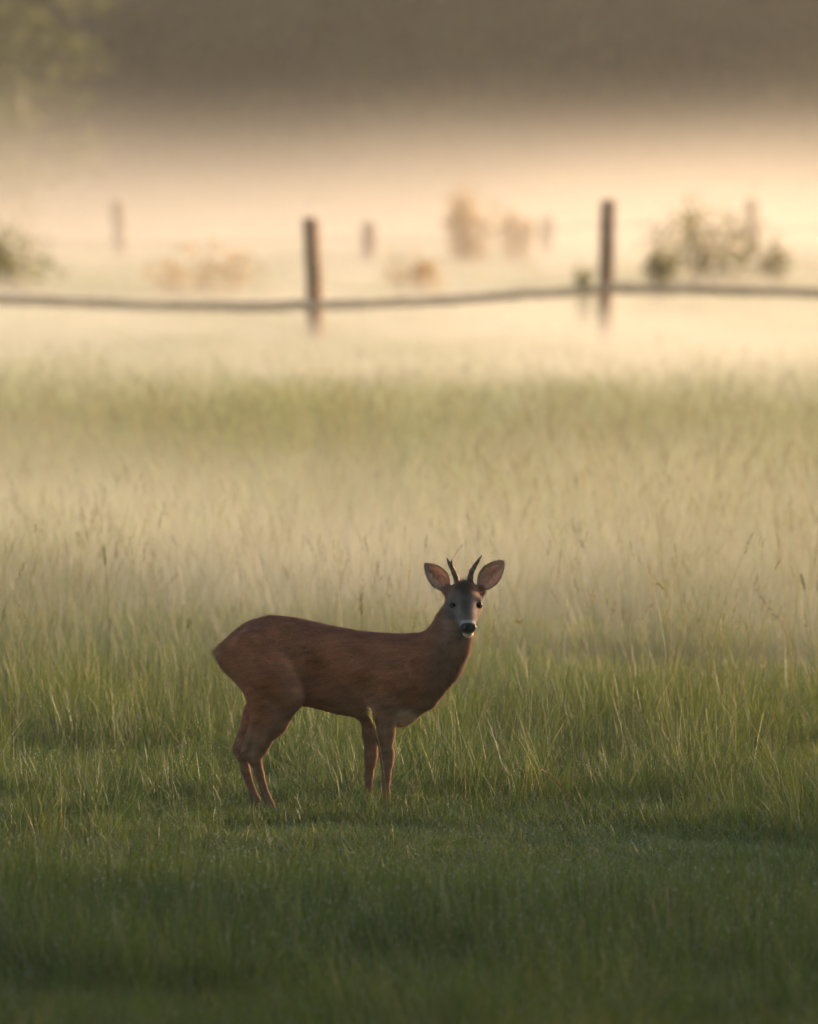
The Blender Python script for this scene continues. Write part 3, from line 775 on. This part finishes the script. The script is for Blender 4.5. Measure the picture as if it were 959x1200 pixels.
def make_tree(seed, H=12.0, base=2.0, spread=3.4, n_limb=26, leaves=5200, leaf=.16, cols=((.040, .062, .018), (.055, .08, .022), (.032, .048, .02))):
    r = np.random.default_rng(seed); V, Q, T = [], [], []; off = 0
    def add(pts, rad, seg):
        nonlocal off
        v, q, t = lathe_path(pts, rad, seg); V.append(v); Q.append(q + off); T.append(t + off); off += len(v)
    bend = r.normal(0, .25, (7, 2)).cumsum(0); bend[0] = 0
    tr = [np.array([bend[i, 0], bend[i, 1], -.1 + (H * .93 + .1) * i / 6]) for i in range(7)]
    add(tr, [.022 * H * (1 - .14 * i) * (1.25 if i == 0 else 1) * .62 for i in range(7)], 9)
    tips = []
    for k in range(n_limb):
        z = base + (H * .9 - base) * (k + r.uniform()) / n_limb; i = min(5, int((z + .1) / (H * .93 + .1) * 6)); p0 = tr[i] + (tr[i + 1] - tr[i]) * ((z - tr[i][2]) / (tr[i + 1][2] - tr[i][2]))
        a = k * 2.4 + r.uniform(-.5, .5); u = (z - base) / (H - base); L = spread * (0.55 + .75 * math.sin(math.pi * min(1, .18 + .8 * u))) * r.uniform(.65, 1.1)
        d = np.array([math.cos(a), math.sin(a), 0])
        pts = [p0 + d * L * s + np.array([0, 0, L * (.45 * s - .30 * s * s)]) + r.normal(0, .05 * L, 3) * s for s in (0, .33, .66, 1)]
        add(pts, [.05 * (L / 3) + .012, .03 * L / 3 + .01, .018, .006], 5)
        tips += [(pts[1], .28 * L), (pts[2], .30 * L), (pts[3], .26 * L), ((pts[2] + pts[3]) / 2 + r.normal(0, .2, 3), .25 * L)]
    trunk = mesh_np('trunk', np.concatenate(V), [np.concatenate(Q), np.concatenate(T)], bark_m)
    per = leaves // len(tips); LV, LC = [], []
    cols = np.array(cols)
    for c, rad in tips:
        g = r.normal(size=(per, 3)); g /= np.linalg.norm(g, axis=1, keepdims=True); g *= (rad * r.uniform(.25, 1, (per, 1)) ** .6) * np.array([1, 1, .7]); g = g + c
        a = r.normal(size=(per, 3)); a /= np.linalg.norm(a, axis=1, keepdims=True); b = np.cross(a, r.normal(size=(per, 3))); b /= np.linalg.norm(b, axis=1, keepdims=True)
        s = leaf * r.uniform(.6, 1.3, (per, 1))
        LV.append(np.stack([g - a * s, g + b * s * .48, g + a * s, g - b * s * .48], 1))
        LC.append(np.repeat(cols[r.integers(len(cols), size=per)] * r.uniform(.7, 1.3, (per, 1)), 4, 0))
    LV = np.concatenate(LV).reshape(-1, 3)
    crown = mesh_np('crown', LV, np.arange(len(LV)).reshape(-1, 4), crown_m, np.concatenate(LC))
    return trunk, crown

def place_tree(name, kind, loc, rz, s, label, cat, group):
    t = empty(name, loc, rz); t.scale = (s, s, s); tag(t, label, cat, group)
    link('trunk', kind[0], t); cr = link('crown', kind[1], t); cr['kind'] = 'stuff'
    return t

kinds = [make_tree(1, 13, 1.2, 3.6, 30, 6500), make_tree(2, 11, .7, 3.4, 30, 6500, cols=((.05, .07, .02), (.07, .09, .025), (.04, .055, .02))), make_tree(3, 15, 2.5, 3.8, 30, 6500, cols=((.03, .045, .02), (.045, .06, .022)))]
young = make_tree(5, 7.5, .35, 2.7, 26, 5200, .13, ((.10, .12, .026), (.12, .135, .03), (.08, .095, .025)))

# the wood behind the mist
thicket = [make_tree(21, 5.2, .15, 2.4, 24, 4200, .13), make_tree(22, 4.2, .12, 2.6, 22, 4200, .13, ((.05, .065, .02), (.04, .055, .02)))]
k = 0
for row, (yy, xs_) in enumerate(((244, np.arange(-16, 19, 4.3)), (250, np.arange(-19, 20, 4.6)), (257, np.arange(-21, 22, 4.8)), (265, np.arange(-24, 24, 5.2)), (275, np.arange(-26, 26, 5.4)))):
    for xx in xs_:
        place_tree('broadleaf_tree', kinds[k % 3], (xx + rng.uniform(-1, 1), yy + rng.uniform(-1.5, 1.5), 0), rng.uniform(0, 6.28), rng.uniform(.7, .95),
                   'dark leafy tree of the wood rising behind the mist', 'tree', 'trees of the wood behind the mist'); k += 1
for yy, x0 in ((247, -17), (260, -20), (270, -23)):
    for xx in np.arange(x0, -x0 + 2, 3.3):
        place_tree('thicket_shrub', thicket[k % 2], (xx + rng.uniform(-.8, .8), yy + rng.uniform(-1, 1), 0), rng.uniform(0, 6.28), rng.uniform(.8, 1.15),
                   'low dark shrub filling the foot of the wood', 'shrub', 'shrubs under the trees of the wood'); k += 1
r_ = np.random.default_rng(77); nW = 9000
Pw = np.stack([r_.uniform(-48, 48, nW), r_.uniform(282, 300, nW), r_.uniform(0, 1, nW) ** 1.2 * 10], 1)
aw = r_.normal(size=(nW, 3)); aw /= np.linalg.norm(aw, axis=1, keepdims=True); bw = np.cross(aw, r_.normal(size=(nW, 3))); bw /= np.linalg.norm(bw, axis=1, keepdims=True); sw = r_.uniform(.3, .75, (nW, 1))
Wv = np.stack([Pw - aw * sw, Pw + bw * sw * .6, Pw + aw * sw, Pw - bw * sw * .6], 1).reshape(-1, 3); Wv[:, 2] = np.abs(Wv[:, 2])
far_wood = link('far_wood', mesh_np('far_wood', Wv, np.arange(nW * 4).reshape(-1, 4), crown_m, np.repeat(np.array([(.048, .046, .020)]) * r_.uniform(.6, 1.4, (nW, 1)), 4, 0)))
tag(far_wood, 'dark mass of leaves deep inside the wood', 'wood', kind='stuff')
place_tree('young_tree', young, (-9.6, 216, 0), .4, 1.0, 'yellow-green young tree in front of the dark wood', 'tree', None)
# trees that stand to the right of the view and shade the foreground
for i, (tx, ty, s, kd) in enumerate(((30, 36, .95, kinds[0]), (31, 40, 1.0, kinds[1]), (29, 44, .95, kinds[0]), (31, 48, 1.0, kinds[1]), (29.5, 52, 1.0, kinds[0]), (32, 56.5, 1.0, kinds[1]), (30, 58.5, .9, kinds[0]), (30.3, 59.9, .7, kinds[2]))):
    place_tree('shade_tree', kd, (tx, ty, 0), i * 1.3, s, 'leafy tree beside the meadow whose shade falls across the near grass', 'tree', 'trees beside the meadow')
# unseen trees added either side of the camera to block skylight over near grass
high = make_tree(41, 13, 5.2, 3.6, 26, 6000)
for i, (tx, ty, s, kd) in enumerate(((3.9, 19.5, 1.0, high), (-4.1, 17.5, 1.0, high), (-4.0, 23.5, 1.0, high), (3.9, 26.5, .95, high), (7.5, 21, .95, kinds[1]), (-7.5, 22, 1.0, kinds[0]), (-7.2, 26.5, .8, kinds[1]), (7.2, 26, .75, kinds[0]), (-5.6, 15, .7, kinds[0]), (5.8, 14.5, .7, kinds[1]))):
    place_tree('sky_block_tree', kd, (tx, ty, 0), i * 2.1, s, 'unseen leafy tree added to block skylight over the near grass', 'tree', 'unseen trees added to block skylight')

# ------------------------------------------------------------------ fence
post_m = simple_mat('weathered_post', (0.22, 0.125, 0.07), (0.46, 0.27, 0.15), 9, .85, .6)
rail_m = simple_mat('weathered_rail', (0.48, 0.29, 0.165), (0.64, 0.42, 0.26), 7, .85, .5)
wire_m = simple_mat('wire', (.10, .09, .08), (.18, .15, .12), 20, .5)

def post_mesh(h, rad, seed, lean):
    r = np.random.default_rng(seed); n = 9
    pts = [np.array([lean * (i / (n - 1)) * h + r.normal(0, .006), r.normal(0, .006), -.25 + (h + .25) * i / (n - 1)]) for i in range(n)]
    rr = [rad * (1.03 - .08 * i / (n - 1)) for i in range(n)]; pts.append(pts[-1] + np.array([0, 0, .018])); rr.append(rad * .72)
    bm = r.uniform(-.09, .09, (len(pts), 12)).cumsum(0) * .35
    v, q, t = lathe_path(pts, rr, 12, lambda i, s: bm[i, s])
    return mesh_np('shaft', v, [q, t], post_m)

fence = []
for (px, ptop, d, wpx, lean, lab) in ((365, 257, 122, 21, -.05, 'thick pale-edged wooden post leaning beside the shorter far post'), (713, 236, 122, 19, .03, 'thick dark wooden post, tallest of the near fence line'),
                                       (138, 237, 192, 15, -.06, 'thin leaning far post near the bush'), (432, 262, 186, 17, .0, 'short misty post just right of the thick leaning post'),
                                       (640, 255, 196, 16, .0, 'faint post between the dry plumes and the dark post'), (880, 235, 194, 16, -.05, 'thin faint post rising behind the leafy bush')):
    top = world_at(px, ptop, d); h = top.z
    t = empty('fence_post', (top.x - lean * h, d, 0)); tag(t, lab, 'fence post', 'fence posts in the mist')
    link('shaft', post_mesh(h, wpx / FPX * d / 2, int(px), lean), t); fence.append(t)
    ins = lathe_path([np.array([-.03, -.14, h * .86]), np.array([-.03, -.17, h * .86]), np.array([-.03, -.20, h * .86])], [.02, .035, .02], 8)
    link('insulator', mesh_np('insulator', ins[0], [ins[1], ins[2]], wire_m), t).location.x = lean * h * .86
def rail(pts_px, d, rad, label, seed):
    r = np.random.default_rng(seed); P = [world_at(px, py, d) for px, py in pts_px]; P = [np.array(p) for p in P]
    o = P[0].copy(); P2, R2 = resample([p - o for p in P], [rad] * len(P), 26)
    P2 = P2 + r.normal(0, .006, P2.shape)
    v, q, t = lathe_path(P2, R2 * r.uniform(.85, 1.1, 26), 9)
    x = link('fence_rail', mesh_np('fence_rail', v, [q, t], rail_m), None, Vector(o)); tag(x, label, 'rail', 'rails of the fence'); return x
dr_ = 121.7
rail([(-60, 349), (60, 353), (180, 358), (300, 359), (372, 357)], dr_, .06, 'long sagging wooden rail running past the bush to the leaning post', 1)
rail([(358, 358), (450, 356), (560, 350), (650, 343), (722, 338)], dr_, .06, 'wooden rail rising between the two thick posts', 2)
rail([(704, 337), (800, 340), (900, 342), (1010, 343)], dr_, .06, 'wooden rail running from the dark post under the leafy bush', 3)
for a, b, zf in ((-60, 365, .86), (365, 713, .86), (713, 1020, .86), (-60, 365, .5), (365, 713, .5), (713, 1020, .5)):
    za = 1.54 if a == 365 else (1.6 if a == -60 else 1.75); zb = 1.54 if b == 365 else 1.75
    A = np.array([(a - CX) / FPX * 121.8, 121.8, za * zf]); B = np.array([(b - CX) / FPX * 121.8, 121.8, zb * zf])
    pts = [A * (1 - s) + B * s - np.array([0, 0, .10 * 4 * s * (1 - s)]) - A for s in np.linspace(0, 1, 9)]
    v, q, t = lathe_path(pts, [.004] * 9, 5)
    wv = link('fence_wire', mesh_np('fence_wire', v, [q, t], wire_m), None, Vector(A))
    tag(wv, ('upper' if zf > .6 else 'lower') + ' thin sagging wire ' + {-60: 'running past the bush to the leaning post', 365: 'between the two thick posts', 713: 'running on from the dark post'}[a], 'wire', 'fence wires')

# ------------------------------------------------------------------ plants along the fence
bush_m = leaf_mat('bush_leaf', .55, .6, .2)
def bush_meshes(seed, H, W, n, leaf, cols, stem_n=9, top_heavy=.0):
    r = np.random.default_rng(seed); V, Q, T = [], [], []; off = 0; ends = []
    for k in range(stem_n):
        a = r.uniform(0, 6.28); q = W * .5 * r.uniform(.1, 1) ** .7; h = H * r.uniform(.78, 1.0) * (1 - .35 * (q / (W * .5)) ** 2)
        e = np.array([math.cos(a) * q, math.sin(a) * q * .8, h]); pts = [np.array([e[0] * .35, e[1] * .35, -.05]), e * np.array([.65, .65, .4]), e * np.array([.88, .88, .75]), e]
        v, qq, t = lathe_path(pts, [.014, .010, .007, .003], 5); V.append(v); Q.append(qq + off); T.append(t + off); off += len(v); ends.append(pts)
    st = mesh_np('stem', np.concatenate(V), [np.concatenate(Q), np.concatenate(T)], bark_m)
    P = []
    for i in range(n):
        pts = ends[r.integers(stem_n)]; s = r.uniform(.08 + .5 * top_heavy, 1); j = min(2, int(s * 3)); p = pts[j] + (pts[j + 1] - pts[j]) * (s * 3 - j)
        P.append(p + r.normal(0, W * .10, 3))
    P = np.array(P); a = r.normal(size=(n, 3)) + np.array([0, 0, .4]); a /= np.linalg.norm(a, axis=1, keepdims=True)
    b = np.cross(a, r.normal(size=(n, 3))); b /= np.linalg.norm(b, axis=1, keepdims=True); s = leaf * r.uniform(.6, 1.3, (n, 1))
    LV = np.stack([P - a * s, P + b * s * .45, P + a * s, P - b * s * .45], 1).reshape(-1, 3)
    LV[:, 2] = np.abs(LV[:, 2])
    cols = np.array(cols); C = np.repeat(cols[r.integers(len(cols), size=n)] * r.uniform(.7, 1.3, (n, 1)), 4, 0)
    return st, mesh_np('foliage', LV, np.arange(len(LV)).reshape(-1, 4), bush_m, C)

GREEN_B = ((.15, .16, .035), (.19, .18, .045), (.11, .125, .03)); DRY_B = ((.38, .24, .13), (.31, .20, .11), (.44, .30, .17)); OLIVE = ((.15, .14, .04), (.21, .17, .06), (.11, .11, .035))
for (px, ptop, wpx, d, cols, n, top, nm, lab, cat) in (
        (22, 258, 120, 152, GREEN_B, 1000, 0, 'leafy_bush', 'loose green bush at the end of the long sagging rail', 'bush'),
        (550, 211, 74, 182, DRY_B, 1100, 0, 'dry_plume_plant', 'broad dry brown plant with heavy plumed top behind the rail', 'plant'),
        (606, 226, 46, 184, DRY_B, 560, 0, 'dry_plume_plant', 'narrow dry brown plant beside the broad plumed one', 'plant'),
        (684, 300, 34, 130, GREEN_B, 200, 0, 'leafy_bush', 'small yellow-green bush at the foot of the dark post', 'bush'),
        (776, 280, 44, 146, ((.15, .14, .03), (.12, .12, .03)), 520, 0, 'leafy_bush', 'small upright yellow-green bush right of the dark post', 'bush'),
        (826, 240, 150, 158, OLIVE, 1500, 0, 'leafy_bush', 'large olive bush in front of the thin faint post', 'bush'),
        (912, 280, 50, 158, OLIVE, 300, .2, 'leafy_bush', 'sparse bush beyond the thin faint post', 'bush'),
        (240, 295, 150, 150, DRY_B, 600, 0, 'dry_bush', 'low rusty dry bush between the far thin post and the leaning post', 'bush'),
        (490, 305, 80, 150, DRY_B, 420, 0, 'dry_bush', 'low rusty dry bush in front of the dry plumes', 'bush')):
    tp = world_at(px, ptop, d); W = wpx / FPX * d
    e = empty(nm, (tp.x, d, 0)); tag(e, lab, cat, {'bush': 'bushes along the fence', 'plant': 'dry plants along the fence'}[cat])
    st, fo = bush_meshes(int(px), tp.z, W, n, .055, cols, 12 if W > .8 else 7, top)
    link('stem', st, e); fo_ = link('foliage', fo, e); fo_['kind'] = 'stuff'

# ------------------------------------------------------------------ air: even haze and banks of ground mist
def air_mat(name, density, aniso=.7, col=(.90, .855, .79)):
    m, nt, out = new_mat(name)
    v = nt.nodes.new('ShaderNodeVolumePrincipled'); v.inputs['Color'].default_value = (*col, 1)
    v.inputs['Density'].default_value = density; v.inputs['Anisotropy'].default_value = aniso
    nt.links.new(v.outputs[0], out.inputs['Volume'])
    return m

def math_node(nt, op, a, b=None, c=None, clamp=False):
    n = nt.nodes.new('ShaderNodeMath'); n.operation = op; n.use_clamp = clamp
    for i, v in enumerate((a, b, c)):
        if v is None: continue
        if hasattr(v, 'links'): nt.links.new(v, n.inputs[i])
        else: n.inputs[i].default_value = v
    return n.outputs[0]

def ramp_node(nt, v, a, b, lo, hi, smooth=True):
    n = nt.nodes.new('ShaderNodeMapRange'); n.interpolation_type = 'SMOOTHSTEP' if smooth else 'LINEAR'; n.clamp = True
    nt.links.new(v, n.inputs['Value'])
    for k, x in (('From Min', a), ('From Max', b), ('To Min', lo), ('To Max', hi)): n.inputs[k].default_value = x
    return n.outputs['Result']

def mist_bank(name, label, x0, x1, y0, y1, z0, top, density, power, rise, fall, patch, patch_amount, thicken=None):
    """a closed bank of ground mist: densest on the ground, thinning out upwards to its top and towards its front (rise) and back (fall)"""
    m, nt, out = new_mat(name + '_air')
    g = nt.nodes.new('ShaderNodeNewGeometry'); sp = nt.nodes.new('ShaderNodeSeparateXYZ'); nt.links.new(g.outputs['Position'], sp.inputs[0])
    X, Y, Z = sp.outputs
    mp = nt.nodes.new('ShaderNodeMapping'); mp.inputs['Scale'].default_value = (1.0, .45, 1.6); nt.links.new(g.outputs['Position'], mp.inputs['Vector'])
    nz = N(nt, 'ShaderNodeTexNoise', Scale=1 / patch, Detail=2); nt.links.new(mp.outputs[0], nz.inputs['Vector'])
    lump = ramp_node(nt, nz.outputs['Fac'], .3, .7, 1 - patch_amount, 1 + patch_amount, False)
    H = math_node(nt, 'MULTIPLY', ramp_node(nt, Y, y0, y1, top[0], top[1], False), math_node(nt, 'MULTIPLY_ADD', lump, .4, .6))
    fz = math_node(nt, 'POWER', math_node(nt, 'SUBTRACT', 1.0, math_node(nt, 'DIVIDE', math_node(nt, 'MAXIMUM', Z, 0.0), H), clamp=True), power)
    d = math_node(nt, 'MULTIPLY', math_node(nt, 'MULTIPLY', fz, lump), density)
    d = math_node(nt, 'MULTIPLY', d, ramp_node(nt, Y, rise[0], rise[1], 0, 1)); d = math_node(nt, 'MULTIPLY', d, ramp_node(nt, Y, fall[0], fall[1], 1, 0))
    d = math_node(nt, 'MULTIPLY', d, ramp_node(nt, X, x0, x0 + (x1 - x0) * .12, 0, 1)); d = math_node(nt, 'MULTIPLY', d, ramp_node(nt, X, x1 - (x1 - x0) * .12, x1, 1, 0))
    if thicken: d = math_node(nt, 'MULTIPLY', d, ramp_node(nt, X, *thicken))
    v = nt.nodes.new('ShaderNodeVolumePrincipled'); v.inputs['Color'].default_value = (.90, .855, .79, 1); v.inputs['Anisotropy'].default_value = .7
    nt.links.new(d, v.inputs['Density']); nt.links.new(v.outputs[0], out.inputs['Volume'])
    zt = max(top) * 1.45
    hv = np.array([(x, y, z) for z in (z0, zt) for y in (y0, y1) for x in (x0, x1)])
    hf = np.array([(0, 2, 3, 1), (4, 5, 7, 6), (0, 1, 5, 4), (2, 6, 7, 3), (0, 4, 6, 2), (1, 3, 7, 5)])
    o = link(name, mesh_np(name, hv, hf, m, smooth=False)); tag(o, label, 'mist', kind='stuff')
    return o

mist_bank('ground_mist', 'thin mist carpet lying on the meadow before and under the fence', -26, 30, 66, 240.5, -.30, (1.15, .15), .125, 2.0, (70, 118), (232, 240), 6.0, .4)
mist_bank('fence_mist', 'dense pale mist bank behind the fence, thinning upwards before the wood', -32, 36, 146, 241.5, -.34, (4.5, 4.5), .075, 3.0, (158, 206), (234, 241), 12.0, .3)
mist_bank('meadow_mist', 'low drifting mist in the tall grass behind the deer', -9, 9, 40, 96, -.38, (1.35, .8), .072, 2.0, (41.5, 56), (58, 88), 4.0, .75, (-3.5, 3.5, 1.15, .9))

m_haze = air_mat('haze_air', 0.0005)
hx0, hx1, hy0, hy1, hz0, hz1 = -410, 410, -210, 610, -1.0, 20.0
hv = np.array([(x, y, z) for z in (hz0, hz1) for y in (hy0, hy1) for x in (hx0, hx1)])
hf = np.array([(0, 2, 3, 1), (4, 5, 7, 6), (0, 1, 5, 4), (2, 6, 7, 3), (0, 4, 6, 2), (1, 3, 7, 5)])
haze = link('haze', mesh_np('haze', hv, hf, m_haze, smooth=False)); tag(haze, 'even morning haze over the whole meadow', 'haze', kind='stuff')
